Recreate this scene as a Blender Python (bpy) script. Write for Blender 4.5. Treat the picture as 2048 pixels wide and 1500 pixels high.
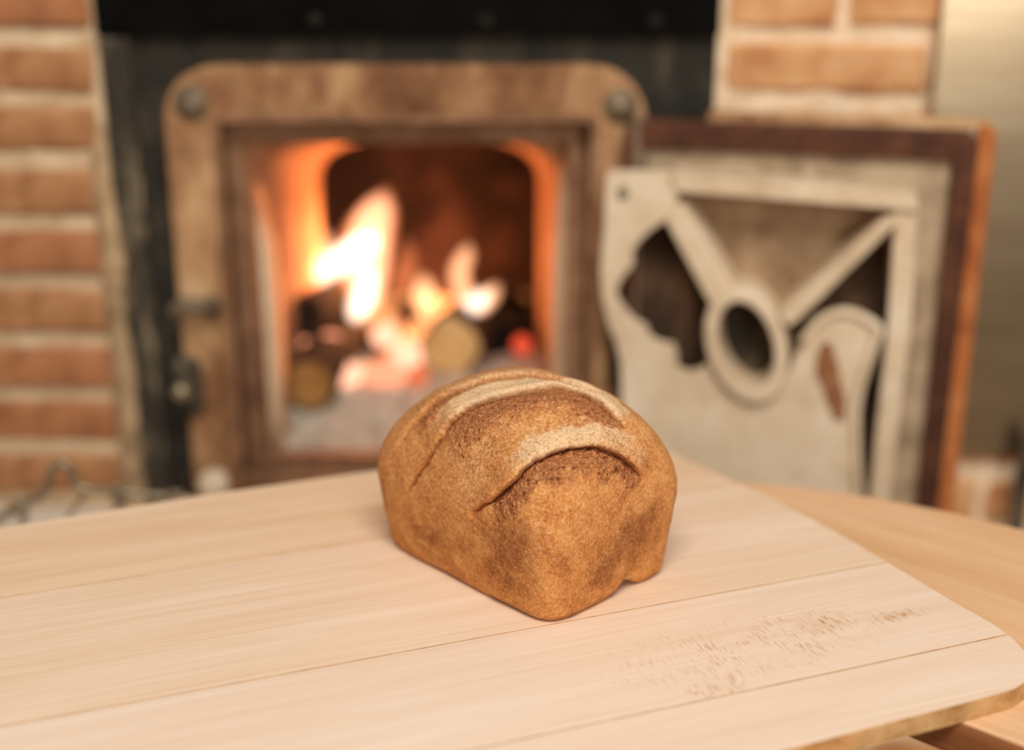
import bpy, bmesh, math, random
import numpy as np
from mathutils import Vector, Matrix

# ---------------------------------------------------------------- clear, camera, world, lights, exposure
for o in list(bpy.data.objects):
    bpy.data.objects.remove(o, do_unlink=True)
scene = bpy.context.scene
COL = scene.collection
FPX = 2560.0                      # focal length in pixels of a 2048 x 1500 frame (45 mm on 36 mm)
PITCH = math.radians(18.3)
CAMZ = 1.21
CT, ST = math.cos(PITCH), math.sin(PITCH)

cam_data = bpy.data.cameras.new('camera')
cam = bpy.data.objects.new('camera', cam_data)
COL.objects.link(cam)
cam.location = (0, 0, CAMZ)
cam.rotation_euler = (math.pi / 2 - PITCH, 0, 0)
cam_data.sensor_fit = 'HORIZONTAL'
cam_data.sensor_width = 36.0
cam_data.lens = 45.0
cam_data.clip_start = 0.02
cam_data.dof.use_dof = True
cam_data.dof.focus_distance = 0.875
cam_data.dof.aperture_fstop = 1.6
scene.camera = cam

world = bpy.data.worlds.new('world')
scene.world = world
world.use_nodes = True
bgn = world.node_tree.nodes['Background']
bgn.inputs[0].default_value = (1.0, 0.94, 0.86, 1)
bgn.inputs[1].default_value = 0.20

def area(name, loc, target, sx, sy, energy, color):
    l = bpy.data.lights.new(name, 'AREA')
    l.shape = 'RECTANGLE'
    l.size, l.size_y, l.energy, l.color = sx, sy, energy, color
    o = bpy.data.objects.new(name, l)
    COL.objects.link(o)
    o.location = loc
    o.rotation_euler = (Vector(target) - Vector(loc)).to_track_quat('-Z', 'Y').to_euler()
    return o
area('ceiling_light', (0.1, -0.55, 3.0), (0.05, 1.0, 0.85), 1.5, 0.9, 61, (1.0, 0.95, 0.875))
area('fill_light', (1.45, -2.6, 1.80), (1.2, 1.4, 1.1), 1.7, 1.5, 48, (1.0, 0.96, 0.90))  # added fill behind the camera, brightens the wall and the steel's reflection

vs = scene.view_settings
vs.view_transform = 'Standard'
vs.look = 'None'
vs.gamma = 1.0
vs.use_curve_mapping = False
vs.exposure = 0.0

# ---------------------------------------------------------------- helpers
def ray(x, y):
    u = (x - 1024) / FPX
    v = (y - 750) / FPX
    return Vector((u, CT - v * ST, -(ST + v * CT)))
CAM = Vector((0, 0, CAMZ))
def atY(x, y, Y):
    d = ray(x, y)
    return CAM + d * (Y / d.y)
def atZ(x, y, z):
    d = ray(x, y)
    return CAM + d * ((z - CAMZ) / d.z)
def lin(r, g, b, k=1.0):
    def c(v):
        v /= 255.0
        return (v / 12.92 if v <= 0.04045 else ((v + 0.055) / 1.055) ** 2.4) * k
    return (c(r), c(g), c(b), 1.0)

class N:
    """tiny node builder"""
    def __init__(s, name):
        s.m = bpy.data.materials.new(name)
        s.m.use_nodes = True
        s.t = s.m.node_tree
        s.b = s.t.nodes['Principled BSDF']
        s.out = s.t.nodes['Material Output']
    def n(s, typ, **kw):
        nd = s.t.nodes.new(typ)
        for k, v in kw.items():
            setattr(nd, k, v)
        return nd
    def link(s, a, b):
        s.t.links.new(a, b)
    def setv(s, nd, **kw):
        for k, v in kw.items():
            nd.inputs[k.replace('_', ' ')].default_value = v
    def coords(s, scale=(1, 1, 1), loc=(0, 0, 0), rot=(0, 0, 0), kind='Object'):
        tc = s.n('ShaderNodeTexCoord')
        mp = s.n('ShaderNodeMapping')
        mp.inputs['Scale'].default_value = scale
        mp.inputs['Location'].default_value = loc
        mp.inputs['Rotation'].default_value = rot
        s.link(tc.outputs[kind], mp.inputs[0])
        return mp.outputs[0]
    def noise(s, vec, scale, detail=4, rough=0.55, dist=0):
        nd = s.n('ShaderNodeTexNoise')
        s.link(vec, nd.inputs['Vector'])
        s.setv(nd, Scale=scale, Detail=detail, Roughness=rough, Distortion=dist)
        return nd.outputs['Fac']
    def ramp(s, fac, stops):
        nd = s.n('ShaderNodeValToRGB')
        e = nd.color_ramp.elements
        while len(e) < len(stops):
            e.new(0.5)
        for el, (p, c) in zip(e, stops):
            el.position = p
            el.color = c if len(c) == 4 else (*c, 1)
        s.link(fac, nd.inputs[0])
        return nd.outputs[0]
    def mix(s, fac, a, b, mode='MIX'):
        nd = s.n('ShaderNodeMix', data_type='RGBA', blend_type=mode)
        for sock, v in ((nd.inputs[0], fac), (nd.inputs[6], a), (nd.inputs[7], b)):
            if isinstance(v, (int, float)):
                sock.default_value = v
            elif isinstance(v, tuple):
                sock.default_value = v
            else:
                s.link(v, sock)
        return nd.outputs[2]
    def math(s, op, a, b=0.0, clamp=False):
        nd = s.n('ShaderNodeMath', operation=op, use_clamp=clamp)
        for sock, v in ((nd.inputs[0], a), (nd.inputs[1], b)):
            if isinstance(v, (int, float)):
                sock.default_value = v
            else:
                s.link(v, sock)
        return nd.outputs[0]
    def attr(s, name):
        nd = s.n('ShaderNodeAttribute', attribute_name=name)
        return nd.outputs['Fac']
    def bump(s, h, strength, dist=0.002):
        nd = s.n('ShaderNodeBump')
        s.setv(nd, Strength=strength, Distance=dist)
        s.link(h, nd.inputs['Height'])
        s.link(nd.outputs[0], s.b.inputs['Normal'])
    def color(s, c):
        if isinstance(c, tuple):
            s.b.inputs['Base Color'].default_value = c
        else:
            s.link(c, s.b.inputs['Base Color'])
    def rm(s, rough, metal=0.0, spec=0.5):
        s.setv(s.b, Roughness=rough, Metallic=metal)
        s.b.inputs['Specular IOR Level'].default_value = spec

def patchy(name, stops, scale, rough=0.7, metal=0.0, bump=0.3, bdist=0.002, fine=6, spec=0.2, stretch=(1, 1, 1)):
    """procedural patchy surface: stops = colours along a noise"""
    q = N(name)
    v = q.coords(scale=stretch)
    a = q.noise(v, scale, 5, 0.6, 0.3)
    b = q.noise(v, scale * fine, 4, 0.6)
    f = q.math('ADD', q.math('MULTIPLY', a, 0.75), q.math('MULTIPLY', b, 0.25))
    k = len(stops)
    q.color(q.ramp(f, [(0.30 + 0.40 * i / (k - 1), c) for i, c in enumerate(stops)]))
    q.rm(rough, metal, spec)
    q.bump(b, bump, bdist)
    return q.m

def emit(name, col, strength):
    q = N(name)
    e = q.n('ShaderNodeEmission')
    e.inputs[0].default_value = (*col, 1)
    e.inputs[1].default_value = strength
    q.link(e.outputs[0], q.out.inputs['Surface'])
    q.t.nodes.remove(q.b)
    return q.m

def flame_mat(name, col, strength):
    q = N(name)
    e = q.n('ShaderNodeEmission')
    e.inputs[0].default_value = (*col, 1)
    e.inputs[1].default_value = strength
    q.link(e.outputs[0], q.out.inputs['Volume'])
    q.t.nodes.remove(q.b)
    return q.m

def finish(name, bm, mat, parent=None, smooth=False, bevel=0.0, seg=2, loc=None):
    bmesh.ops.recalc_face_normals(bm, faces=bm.faces)
    me = bpy.data.meshes.new(name)
    bm.to_mesh(me)
    bm.free()
    return link(name, me, mat, parent, smooth, bevel, seg, loc)

def link(name, me, mat, parent=None, smooth=False, bevel=0.0, seg=2, loc=None):
    o = bpy.data.objects.new(name, me)
    COL.objects.link(o)
    if mat and not me.materials:
        me.materials.append(mat)
    if smooth:
        me.polygons.foreach_set('use_smooth', [True] * len(me.polygons))
    if bevel:
        m = o.modifiers.new('bevel', 'BEVEL')
        m.width, m.segments, m.limit_method, m.angle_limit = bevel, seg, 'ANGLE', math.radians(35)
    if parent:
        o.parent = parent
        # parts are modelled in world space; keep them there
        o.matrix_parent_inverse = parent_world(parent).inverted()
    if loc:
        o.location = loc
    return o
_PW = {}
def parent_world(p):
    return _PW.get(p.name, Matrix.Identity(4))
def tag(o, label, cat=None, group=None, kind=None):
    o['label'] = label
    if cat:
        o['category'] = cat
    if group:
        o['group'] = group
    if kind:
        o['kind'] = kind
    return o
def thing(name, loc, label, cat, group=None, rz=0.0):
    o = bpy.data.objects.new(name, None)
    COL.objects.link(o)
    o.location = loc
    o.rotation_euler = (0, 0, rz)
    o.empty_display_size = 0.05
    _PW[o.name] = Matrix.Translation(Vector(loc)) @ Matrix.Rotation(rz, 4, 'Z')
    return tag(o, label, cat, group)

def box_bm(x0, x1, y0, y1, z0, z1, bm=None):
    bm = bm or bmesh.new()
    v = [bm.verts.new((x, y, z)) for x in (x0, x1) for y in (y0, y1) for z in (z0, z1)]
    for f in ((0, 1, 3, 2), (4, 6, 7, 5), (0, 4, 5, 1), (2, 3, 7, 6), (0, 2, 6, 4), (1, 5, 7, 3)):
        bm.faces.new([v[i] for i in f])
    return bm

def prism_bm(pts, fn0, fn1, bm=None):
    """pts 2-D outline; fn0/fn1 map (a, b) to the two end faces"""
    bm = bm or bmesh.new()
    A = [bm.verts.new(fn0(*p)) for p in pts]
    B = [bm.verts.new(fn1(*p)) for p in pts]
    n = len(pts)
    bm.faces.new(A)
    bm.faces.new(B[::-1])
    for i in range(n):
        j = (i + 1) % n
        bm.faces.new((A[i], B[i], B[j], A[j]))
    return bm

def ring_bm(inner, outer, fn0, fn1, bm=None):
    """plate with a hole; inner and outer have the same number of points"""
    bm = bm or bmesh.new()
    n = len(inner)
    I0 = [bm.verts.new(fn0(*p)) for p in inner]
    O0 = [bm.verts.new(fn0(*p)) for p in outer]
    I1 = [bm.verts.new(fn1(*p)) for p in inner]
    O1 = [bm.verts.new(fn1(*p)) for p in outer]
    for i in range(n):
        j = (i + 1) % n
        bm.faces.new((I0[i], I0[j], O0[j], O0[i]))
        bm.faces.new((I1[i], O1[i], O1[j], I1[j]))
        bm.faces.new((O0[i], O0[j], O1[j], O1[i]))
        bm.faces.new((I0[i], I1[i], I1[j], I0[j]))
    return bm

def rrect(x0, x1, z0, z1, r, seg=6):
    """rounded rectangle, 4*(seg+1) points, starting bottom-left, counter-clockwise"""
    out = []
    rs = r if isinstance(r, (list, tuple)) else [r] * 4
    for k, (cx, cz, a0) in enumerate(((x0, z0, 180), (x1, z0, 270), (x1, z1, 0), (x0, z1, 90))):
        rr = max(rs[k], 1e-5)
        ox = cx + rr if cx == x0 else cx - rr
        oz = cz + rr if cz == z0 else cz - rr
        for i in range(seg + 1):
            a = math.radians(a0 + 90 * i / seg)
            out.append((ox + rr * math.cos(a), oz + rr * math.sin(a)))
    return out

def loft_bm(pts, radii, seg=12, bm=None, caps=True, squash=1.0):
    """tube along 3-D points with a radius at each"""
    bm = bm or bmesh.new()
    pts = [Vector(p) for p in pts]
    rings = []
    up = Vector((0.13, 1, 0.07)).normalized()
    for i, p in enumerate(pts):
        t = (pts[min(i + 1, len(pts) - 1)] - pts[max(i - 1, 0)]).normalized()
        s = t.cross(up)
        if s.length < 1e-4:
            s = t.cross(Vector((1, 0, 0)))
        s.normalize()
        w = s.cross(t).normalized()
        r = radii[i] if isinstance(radii, (list, tuple)) else radii
        rings.append([bm.verts.new(p + s * (r * math.cos(2 * math.pi * k / seg)) + w * (squash * r * math.sin(2 * math.pi * k / seg))) for k in range(seg)])
    for a, b in zip(rings, rings[1:]):
        for k in range(seg):
            j = (k + 1) % seg
            bm.faces.new((a[k], a[j], b[j], b[k]))
    if caps:
        bm.faces.new(rings[0][::-1])
        bm.faces.new(rings[-1])
    return bm

def spline(pts, n):
    """Catmull-Rom through tuples"""
    P = [np.array(p, float) for p in pts]
    P = [2 * P[0] - P[1]] + P + [2 * P[-1] - P[-2]]
    out = []
    segs = len(P) - 3
    for k in range(n):
        u = k / (n - 1) * segs
        i = min(int(u), segs - 1)
        t = u - i
        a, b, c, d = P[i:i + 4]
        out.append(tuple(0.5 * ((2 * b) + (c - a) * t + (2 * a - 5 * b + 4 * c - d) * t * t + (3 * b - a - 3 * c + d) * t ** 3)))
    return out

def lathe_bm(profile, seg=20, bm=None, centre=(0, 0, 0), axis='Y'):
    """profile = [(radius, along)], revolved about an axis; 'Y' points at the camera for negative values"""
    bm = bm or bmesh.new()
    c = Vector(centre)
    rings = []
    for r, h in profile:
        ring = []
        for k in range(seg):
            a = 2 * math.pi * k / seg
            if axis == 'Y':
                ring.append(bm.verts.new(c + Vector((r * math.cos(a), h, r * math.sin(a)))))
            else:
                ring.append(bm.verts.new(c + Vector((r * math.cos(a), r * math.sin(a), h))))
        rings.append(ring)
    for a, b in zip(rings, rings[1:]):
        for k in range(seg):
            j = (k + 1) % seg
            bm.faces.new((a[k], a[j], b[j], b[k]))
    bm.faces.new(rings[0][::-1])
    bm.faces.new(rings[-1])
    return bm

# value noise in numpy, 3-D points (n, 3)
def vnoise(P, seed=0):
    I = np.floor(P).astype(np.int64)
    Fp = P - I
    Fp = Fp * Fp * (3 - 2 * Fp)
    def h(ix, iy, iz):
        k = (ix * 374761393 + iy * 668265263 + iz * 2147483647 + seed * 1274126177) & 0xFFFFFFFF
        k = ((k ^ (k >> 13)) * 1274126177) & 0xFFFFFFFF
        k = (k ^ (k >> 16)) & 0xFFFFFFFF
        return k / 4294967295.0
    r = 0
    for dx in (0, 1):
        for dy in (0, 1):
            for dz in (0, 1):
                w = (Fp[:, 0] if dx else 1 - Fp[:, 0]) * (Fp[:, 1] if dy else 1 - Fp[:, 1]) * (Fp[:, 2] if dz else 1 - Fp[:, 2])
                r = r + w * h(I[:, 0] + dx, I[:, 1] + dy, I[:, 2] + dz)
    return r
def fbm(P, scale, octv=4, seed=0, gain=0.5):
    r, a, t = 0, 1.0, 0
    for k in range(octv):
        r = r + a * vnoise(P * scale * (2 ** k) + 17.3 * k, seed + k)
        t += a
        a *= gain
    return r / t
def sstep(a, b, x):
    t = np.clip((x - a) / (b - a), 0, 1)
    return t * t * (3 - 2 * t)

random.seed(7)

# ---------------------------------------------------------------- materials
M = {}
M['brick_brown'] = patchy('brown_brick', [lin(128, 86, 56), lin(172, 120, 80), lin(198, 150, 106)], 22, 0.9, bump=0.5)
M['brick_red'] = patchy('red_brick', [lin(126, 80, 54), lin(170, 112, 74), lin(192, 136, 96)], 20, 0.9, bump=0.5)
M['brick_tan'] = patchy('tan_brick', [lin(178, 112, 70), lin(214, 160, 110), lin(226, 180, 134)], 18, 0.9, bump=0.5)
M['mortar_left'] = patchy('grey_mortar', [lin(176, 146, 112), lin(212, 184, 148), lin(232, 208, 174)], 30, 0.95, bump=0.6)
M['mortar_right'] = patchy('pale_mortar', [lin(214, 182, 144), lin(236, 206, 170), lin(246, 224, 196)], 30, 0.95, bump=0.6)
M['iron_dark'] = patchy('dark_iron', [lin(38, 34, 28), lin(62, 55, 45), lin(150, 132, 104)], 34, 0.75, 0.0, 0.5, stretch=(1, 1, 0.35))
M['iron_plate'] = patchy('iron_face', [lin(30, 28, 24), lin(46, 42, 35), lin(82, 72, 58)], 22, 0.8, 0.0, 0.4, stretch=(1, 1, 0.5))
M['iron_black'] = patchy('black_iron', [lin(8, 8, 7), lin(12, 11, 10), lin(20, 18, 15)], 20, 0.9, 0.0, 0.2, spec=0.05)
M['frame'] = patchy('rusty_cast_iron', [lin(86, 54, 33), lin(138, 96, 64), lin(190, 148, 106), lin(216, 180, 138)], 8, 0.75, 0.0, 0.3, stretch=(1, 1, 0.55))
M['inner_frame'] = patchy('brown_cast_iron', [lin(88, 58, 40), lin(138, 100, 72), lin(172, 134, 102)], 14, 0.7, 0.0, 0.3)
M['bolt'] = patchy('bolt_iron', [lin(78, 66, 52), lin(128, 110, 88), lin(160, 142, 116)], 60, 0.5, 0.3, 0.2)
M['lining'] = patchy('refractory_lining', [lin(204, 172, 136), lin(230, 202, 166), lin(242, 220, 188)], 14, 0.9)
M['firewall'] = patchy('firebox_brick', [lin(150, 104, 74), lin(186, 136, 100), lin(204, 160, 122)], 16, 0.9)
M['soot'] = patchy('soot', [lin(30, 22, 18), lin(62, 44, 36), lin(104, 74, 60)], 14, 0.95)
M['ash'] = patchy('ash', [lin(112, 102, 88), lin(196, 184, 164), lin(236, 226, 208)], 60, 0.95, bump=0.8, bdist=0.004)
M['door_panel'] = patchy('door_panel_iron', [lin(108, 84, 62), lin(160, 132, 102), lin(194, 166, 134)], 16, 0.85)
M['border'] = patchy('grey_iron', [lin(112, 94, 74), lin(172, 148, 120), lin(198, 176, 148)], 24, 0.85)
M['rim'] = patchy('door_rim_iron', [lin(52, 32, 23), lin(84, 50, 34), lin(112, 68, 46)], 18, 0.6, 0.0, 0.3)
M['rust'] = patchy('orange_rust', [lin(140, 74, 38), lin(184, 108, 58), lin(206, 138, 84)], 24, 0.8)
M['baffle'] = patchy('bleached_cast_iron', [lin(196, 168, 134), lin(222, 199, 168), lin(240, 224, 200)], 10, 0.85)
M['steel'] = patchy('brushed_steel', [lin(172, 148, 116), lin(188, 164, 132), lin(204, 182, 150)], 5, 0.28, 0.95, 0.05, stretch=(0.6, 1, 6))
M['wire'] = patchy('wire_steel', [lin(120, 106, 84), lin(164, 148, 122), lin(200, 184, 156)], 60, 0.3, 0.6, 0.1)
M['ledge'] = patchy('pale_stone', [lin(200, 186, 164), lin(222, 208, 188), lin(234, 222, 204)], 12, 0.8)
M['floor'] = patchy('terracotta_tile', [lin(186, 140, 108), lin(216, 176, 144), lin(232, 200, 172)], 9, 0.7)
M['grout'] = patchy('floor_grout', [lin(90, 78, 64), lin(112, 98, 80), lin(130, 114, 96)], 40, 0.95)
M['bark'] = patchy('charred_bark', [lin(22, 17, 13), lin(52, 38, 26), lin(96, 72, 46)], 26, 0.95, bump=0.8, bdist=0.004)
M['char'] = patchy('charcoal', [lin(12, 10, 9), lin(24, 20, 17), lin(44, 36, 30)], 30, 0.9, bump=0.8)
M['log_end'] = patchy('log_end_wood', [lin(160, 118, 66), lin(212, 172, 112), lin(238, 208, 152)], 22, 0.9)

# ---------------------------------------------------------------- the setting: floor, brick piers, ledge
fb = box_bm(-3.2, 3.2, -4.0, 2.6, -0.06, -0.004)
floor = finish('floor', fb, M['grout'])
tag(floor, 'pale terracotta tiled floor under the table', kind='structure')
tile_me = None
for i in range(-3, 5):
    for j in range(1, 8):
        if tile_me is None:
            b = box_bm(-0.096, 0.096, -0.096, 0.096, -0.003, 0.004)
            t = finish('floor_tile', b, M['floor'], floor, bevel=0.002)
            tile_me = t.data
        else:
            t = link('floor_tile', tile_me, None, floor, bevel=0.002)
        t.location = (i * 0.2 + 0.03, j * 0.2 - 0.2, 0)

def brick_mesh(name, L, h, d, seed):
    """a worn brick centred on the origin, front towards -Y"""
    rnd = random.Random(seed)
    bm = bmesh.new()
    box_bm(-L / 2, L / 2, -d / 2, d / 2, -h / 2, h / 2, bm)
    bmesh.ops.bevel(bm, geom=bm.edges[:], offset=0.005, segments=1, affect='EDGES')
    for v in bm.verts:
        v.co += Vector((rnd.uniform(-1, 1), rnd.uniform(-1, 1), rnd.uniform(-1, 1))) * 0.0022
    bmesh.ops.recalc_face_normals(bm, faces=bm.faces)
    me = bpy.data.meshes.new(name)
    bm.to_mesh(me)
    bm.free()
    return me

def mortar_wall(name, x0, x1, y0, y1, z0, z1, mat, seed, label):
    """mortar core with an uneven front"""
    bm = bmesh.new()
    nx, nz = 24, 70
    rnd = random.Random(seed)
    V = [[bm.verts.new((x0 + (x1 - x0) * i / nx, y0 + rnd.uniform(-0.003, 0.003), z0 + (z1 - z0) * k / nz)) for k in range(nz + 1)] for i in range(nx + 1)]
    for i in range(nx):
        for k in range(nz):
            bm.faces.new((V[i][k], V[i + 1][k], V[i + 1][k + 1], V[i][k + 1]))
    B = {}
    edge = [(i, 0) for i in range(nx)] + [(nx, k) for k in range(nz)] + [(i, nz) for i in range(nx, 0, -1)] + [(0, k) for k in range(nz, 0, -1)]
    for i, k in edge:
        B[(i, k)] = bm.verts.new((V[i][k].co.x, y1, V[i][k].co.z))
    for a, c in zip(edge, edge[1:] + edge[:1]):
        bm.faces.new((V[a[0]][a[1]], B[a], B[c], V[c[0]][c[1]]))
    bm.faces.new([B[e] for e in edge])
    o = finish(name, bm, mat)
    tag(o, label, kind='structure')
    return o

WY = 1.45
wl = mortar_wall('wall_left', -1.15, -0.452, WY + 0.004, WY + 0.22, 0.0, 1.62, M['mortar_left'], 3, 'brown brick pier with thick pale joints left of the oven')
wr = mortar_wall('wall_right', 0.226, 0.95, WY + 0.004, WY + 0.22, 0.0, 1.62, M['mortar_right'], 4, 'tan brick pier right of the oven behind the open door')
lm = {}
for c in range(-5, 15):                                    # left pier: course pitch 0.0695
    zm = CAMZ - 0.087 - 0.0695 * c + 0.0695 / 2
    if zm < 0.03:
        continue
    end = -0.460 - 0.016 * sstep(3, 8, np.array(float(c))) - random.uniform(0, 0.006)
    x = end
    first = True
    while x > -1.12:
        L = 0.205 if (c % 2 == 0 or not first) else 0.15
        first = False
        L = min(L, x + 1.14)
        if L < 0.04:
            break
        key = (round(L, 3), random.randrange(3))
        if key not in lm:
            lm[key] = brick_mesh('brick', L, 0.049, 0.09, len(lm) + 11)
        o = link('brick', lm[key].copy() if False else lm[key], None, wl)
        if not o.data.materials:
            o.data.materials.append(M['brick_brown'] if key[1] < 2 else M['brick_red'])
        o.location = (x - L / 2, WY + 0.045 - random.uniform(0.001, 0.006), zm + random.uniform(-0.002, 0.002))
        o.rotation_euler = (0, random.uniform(-0.012, 0.012), random.uniform(-0.01, 0.01))
        x -= L + 0.016
rmesh = {}
for c in range(-5, 15):                                    # right pier: course pitch 0.074
    zm = CAMZ - 0.087 - 0.074 * c + 0.074 / 2
    if zm < 0.03:
        continue
    x = 0.238
    k = 0
    while x < 0.93:
        L = (0.222, 0.215)[k % 2] if c % 2 else ((0.118, 0.2)[min(k, 1)])
        L = min(L, 0.945 - x)
        if L < 0.04:
            break
        key = (round(L, 3), random.randrange(3))
        if key not in rmesh:
            rmesh[key] = brick_mesh('brick', L, 0.052, 0.09, len(rmesh) + 51)
        o = link('brick', rmesh[key], None, wr)
        if not o.data.materials:
            o.data.materials.append(M['brick_red'] if c > 6 and key[1] != 1 else M['brick_tan'])
        o.location = (x + L / 2, WY + 0.045 - random.uniform(0.001, 0.005), zm + random.uniform(-0.002, 0.002))
        o.rotation_euler = (0, random.uniform(-0.01, 0.01), random.uniform(-0.01, 0.01))
        x += L + 0.014
        k += 1
# mortar smeared over the joint with the iron front
sb = bmesh.new()
nz_ = 90
rows = []
for k in range(nz_ + 1):
    z = 0.45 + 0.62 * k / nz_
    pk = np.array([[0.3, 0.7, z]])
    wd = 0.003 + 0.020 * float(fbm(pk, 16, 4, 71)[0]) * float(sstep(1.05, 0.88, np.array(z)))
    rr_ = []
    for a_, yy in ((0.0, 0.0), (0.12, -0.010), (0.45, -0.018), (0.8, -0.016), (1.0, -0.002)):
        jit = float(fbm(np.array([[a_ * 3, 1.7, z]]), 45, 3, 72)[0]) - 0.5
        tp = float(sstep(1.07, 0.94, np.array(z)))
        rr_.append(sb.verts.new((-0.478 + (0.021 + wd) * a_, WY + 0.010 - 0.008 * tp + (yy + jit * 0.008) * tp, z)))
    rr_.append(sb.verts.new((-0.455, WY + 0.012, z)))
    rows.append(rr_)
for a_, b_ in zip(rows, rows[1:]):
    for i in range(6):
        sb.faces.new((a_[i], a_[(i + 1) % 6], b_[(i + 1) % 6], b_[i]))
sb.faces.new(rows[0])
sb.faces.new(rows[-1][::-1])
finish('mortar_smear', sb, patchy('dirty_mortar', [lin(120, 98, 74), lin(178, 148, 112), lin(214, 184, 146)], 34, 0.95, bump=0.6), wl, smooth=True)
ledge_z = atY(150, 1012, WY).z
o = finish('trim_1', box_bm(-1.15, -0.30, 1.16, WY + 0.002, ledge_z - 0.05, ledge_z), M['ledge'], bevel=0.004)
tag(o, 'pale stone ledge in front of the left brick pier', kind='structure')

# ---------------------------------------------------------------- the oven
OY = 1.452                                                 # front of the iron face plate
oven = thing('bread_oven', (-0.118, OY, 0.0), 'old wood-fired iron-fronted bread oven with its fire door open', 'oven')
X0, X1 = -0.386, 0.149                                     # outer casting
ZT = atY(500, 128, 1.44).z
ZB = 0.548
IX0, IX1, IZ0, IZ1 = -0.324, 0.0875, 0.607, ZT - 0.0615    # opening of the casting

inner = rrect(IX0, IX1, IZ0, IZ1, 0.004)
outer = rrect(-0.453, 0.226, 0.02, CAMZ - 0.075, 0.001)
o = finish('face_plate', ring_bm(inner, outer, lambda a, b: (a, OY, b), lambda a, b: (a, OY + 0.02, b)), M['iron_plate'], oven)
o['label'] = 'dark scaled iron face plate'
o = finish('header_plate', box_bm(-0.453, 0.226, OY - 0.016, OY + 0.03, CAMZ - 0.086, 1.62), M['iron_black'], oven, bevel=0.003)
o['label'] = 'black iron plate across the top'
for px, py in ((630, 42), (972, 45), (1312, 46)):
    p = atY(px, py, OY - 0.016)
    finish('rivet', lathe_bm([(0.001, -0.007), (0.006, -0.005), (0.009, 0.0), (0.009, 0.002)], 14, None, p), patchy('rivet_iron', [lin(18, 15, 12), lin(30, 24, 19), lin(44, 35, 27)], 60, 0.8), oven, smooth=True)
# vertical straps left and right of the casting
finish('strap', box_bm(-0.452, -0.418, OY - 0.012, OY, 0.03, CAMZ - 0.088), M['iron_dark'], oven, bevel=0.003)

rad = [0.03, 0.03, 0.062, 0.062]
castb = ring_bm(rrect(IX0, IX1, IZ0, IZ1, 0.006, 8), rrect(X0, X1, ZB, ZT, rad, 8), lambda a, b: (a, OY - 0.022, b), lambda a, b: (a, OY, b))
o = finish('door_frame', castb, M['frame'], oven, bevel=0.006, seg=3)
o['label'] = 'rusty tan cast iron surround with rounded top corners'
dfr = o
def bolt(px, py, r, Y=OY - 0.022):
    p = atY(px, py, Y)
    b = lathe_bm([(0.001, -0.012), (r * 0.42, -0.0115), (r * 0.5, -0.008), (r * 0.55, -0.006), (r * 0.85, -0.005), (r, -0.001), (r, 0.003)], 20, None, p)
    return finish('bolt', b, M['bolt'], dfr, smooth=True)
bolt(382, 207, 0.0195)
bolt(1240, 212, 0.0195)
# thin raised bead around the opening
bead = ring_bm(rrect(IX0 + 0.001, IX1 - 0.001, IZ0 + 0.001, IZ1 - 0.001, 0.006, 6), rrect(IX0 - 0.008, IX1 + 0.008, IZ0 - 0.008, IZ1 + 0.008, 0.01, 6),
               lambda a, b: (a, OY - 0.028, b), lambda a, b: (a, OY - 0.015, b))
finish('bead', bead, M['inner_frame'], oven, bevel=0.002)
# recessed brown inner frame
J = 0.024
inf = ring_bm(rrect(IX0 + J, IX1 - J, IZ0 + 0.012, IZ1 - 0.028, 0.006, 6), rrect(IX0 - 0.002, IX1 + 0.002, IZ0 - 0.002, IZ1 + 0.002, 0.004, 6),
              lambda a, b: (a, OY + 0.006, b), lambda a, b: (a, OY + 0.04, b))
o = finish('inner_frame', inf, M['inner_frame'], oven, bevel=0.004)
o['label'] = 'dark brown recessed inner frame'

# firebox tunnel: arch profiles lofted from the mouth to the arch at its back
def arch(cx, hw, zb, zs, zc, n=14, nw=4):
    pts = [(cx - hw, zb + (zs - zb) * i / nw) for i in range(nw)]
    for i in range(n + 1):
        a = math.pi - math.pi * i / n
        ca, sa = math.cos(a), max(math.sin(a), 0.0)
        pts.append((cx + hw * math.copysign(abs(ca) ** 0.72, ca), zs + (zc - zs) * sa ** 0.72))
    pts += [(cx + hw, zs + (zb - zs) * i / nw) for i in range(1, nw + 1)]
    return pts
def loft_profiles(profs, closed=False):
    bm = bmesh.new()
    R = [[bm.verts.new((x, y, z)) for x, z in pr] for y, pr in profs]
    n = len(R[0])
    for a, b in zip(R, R[1:]):
        for i in range(n if closed else n - 1):
            j = (i + 1) % n
            bm.faces.new((a[i], a[j], b[j], b[i]))
    return bm
YF, YA, YB = OY + 0.03, 1.80, 2.12
FZ = IZ0 - 0.02
zs0, zc0 = atY(500, 345, YF).z, atY(700, 268, YF).z
zs1, zc1 = atY(650, 372, YA).z, atY(860, 274, YA).z
xl0, xr0 = atY(492, 500, YF).x, atY(1132, 500, YF).x
xl1, xr1 = atY(648, 480, YA).x, atY(1076, 480, YA).x
A0 = arch((xl0 + xr0) / 2, (xr0 - xl0) / 2, FZ, zs0, zc0)
A1 = arch((xl1 + xr1) / 2, (xr1 - xl1) / 2, FZ, zs1, zc1)
mid = [((a[0] * 0.5 + b[0] * 0.5), (a[1] * 0.5 + b[1] * 0.5)) for a, b in zip(A0, A1)]
tb = loft_profiles([(YF, A0), ((YF + YA) / 2, mid), (YA, A1)])
for f in tb.faces:
    f.smooth = True
bmesh.ops.recalc_face_normals(tb, faces=tb.faces)
me = bpy.data.meshes.new('firebox_vault')
tb.to_mesh(me)
tb.free()
o = link('firebox_vault', me, M['firewall'], oven)
sm = o.modifiers.new('solid', 'SOLIDIFY')
sm.thickness, sm.offset = 0.012, 1.0
o['label'] = 'firebrick vault glowing orange in the firelight'
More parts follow.
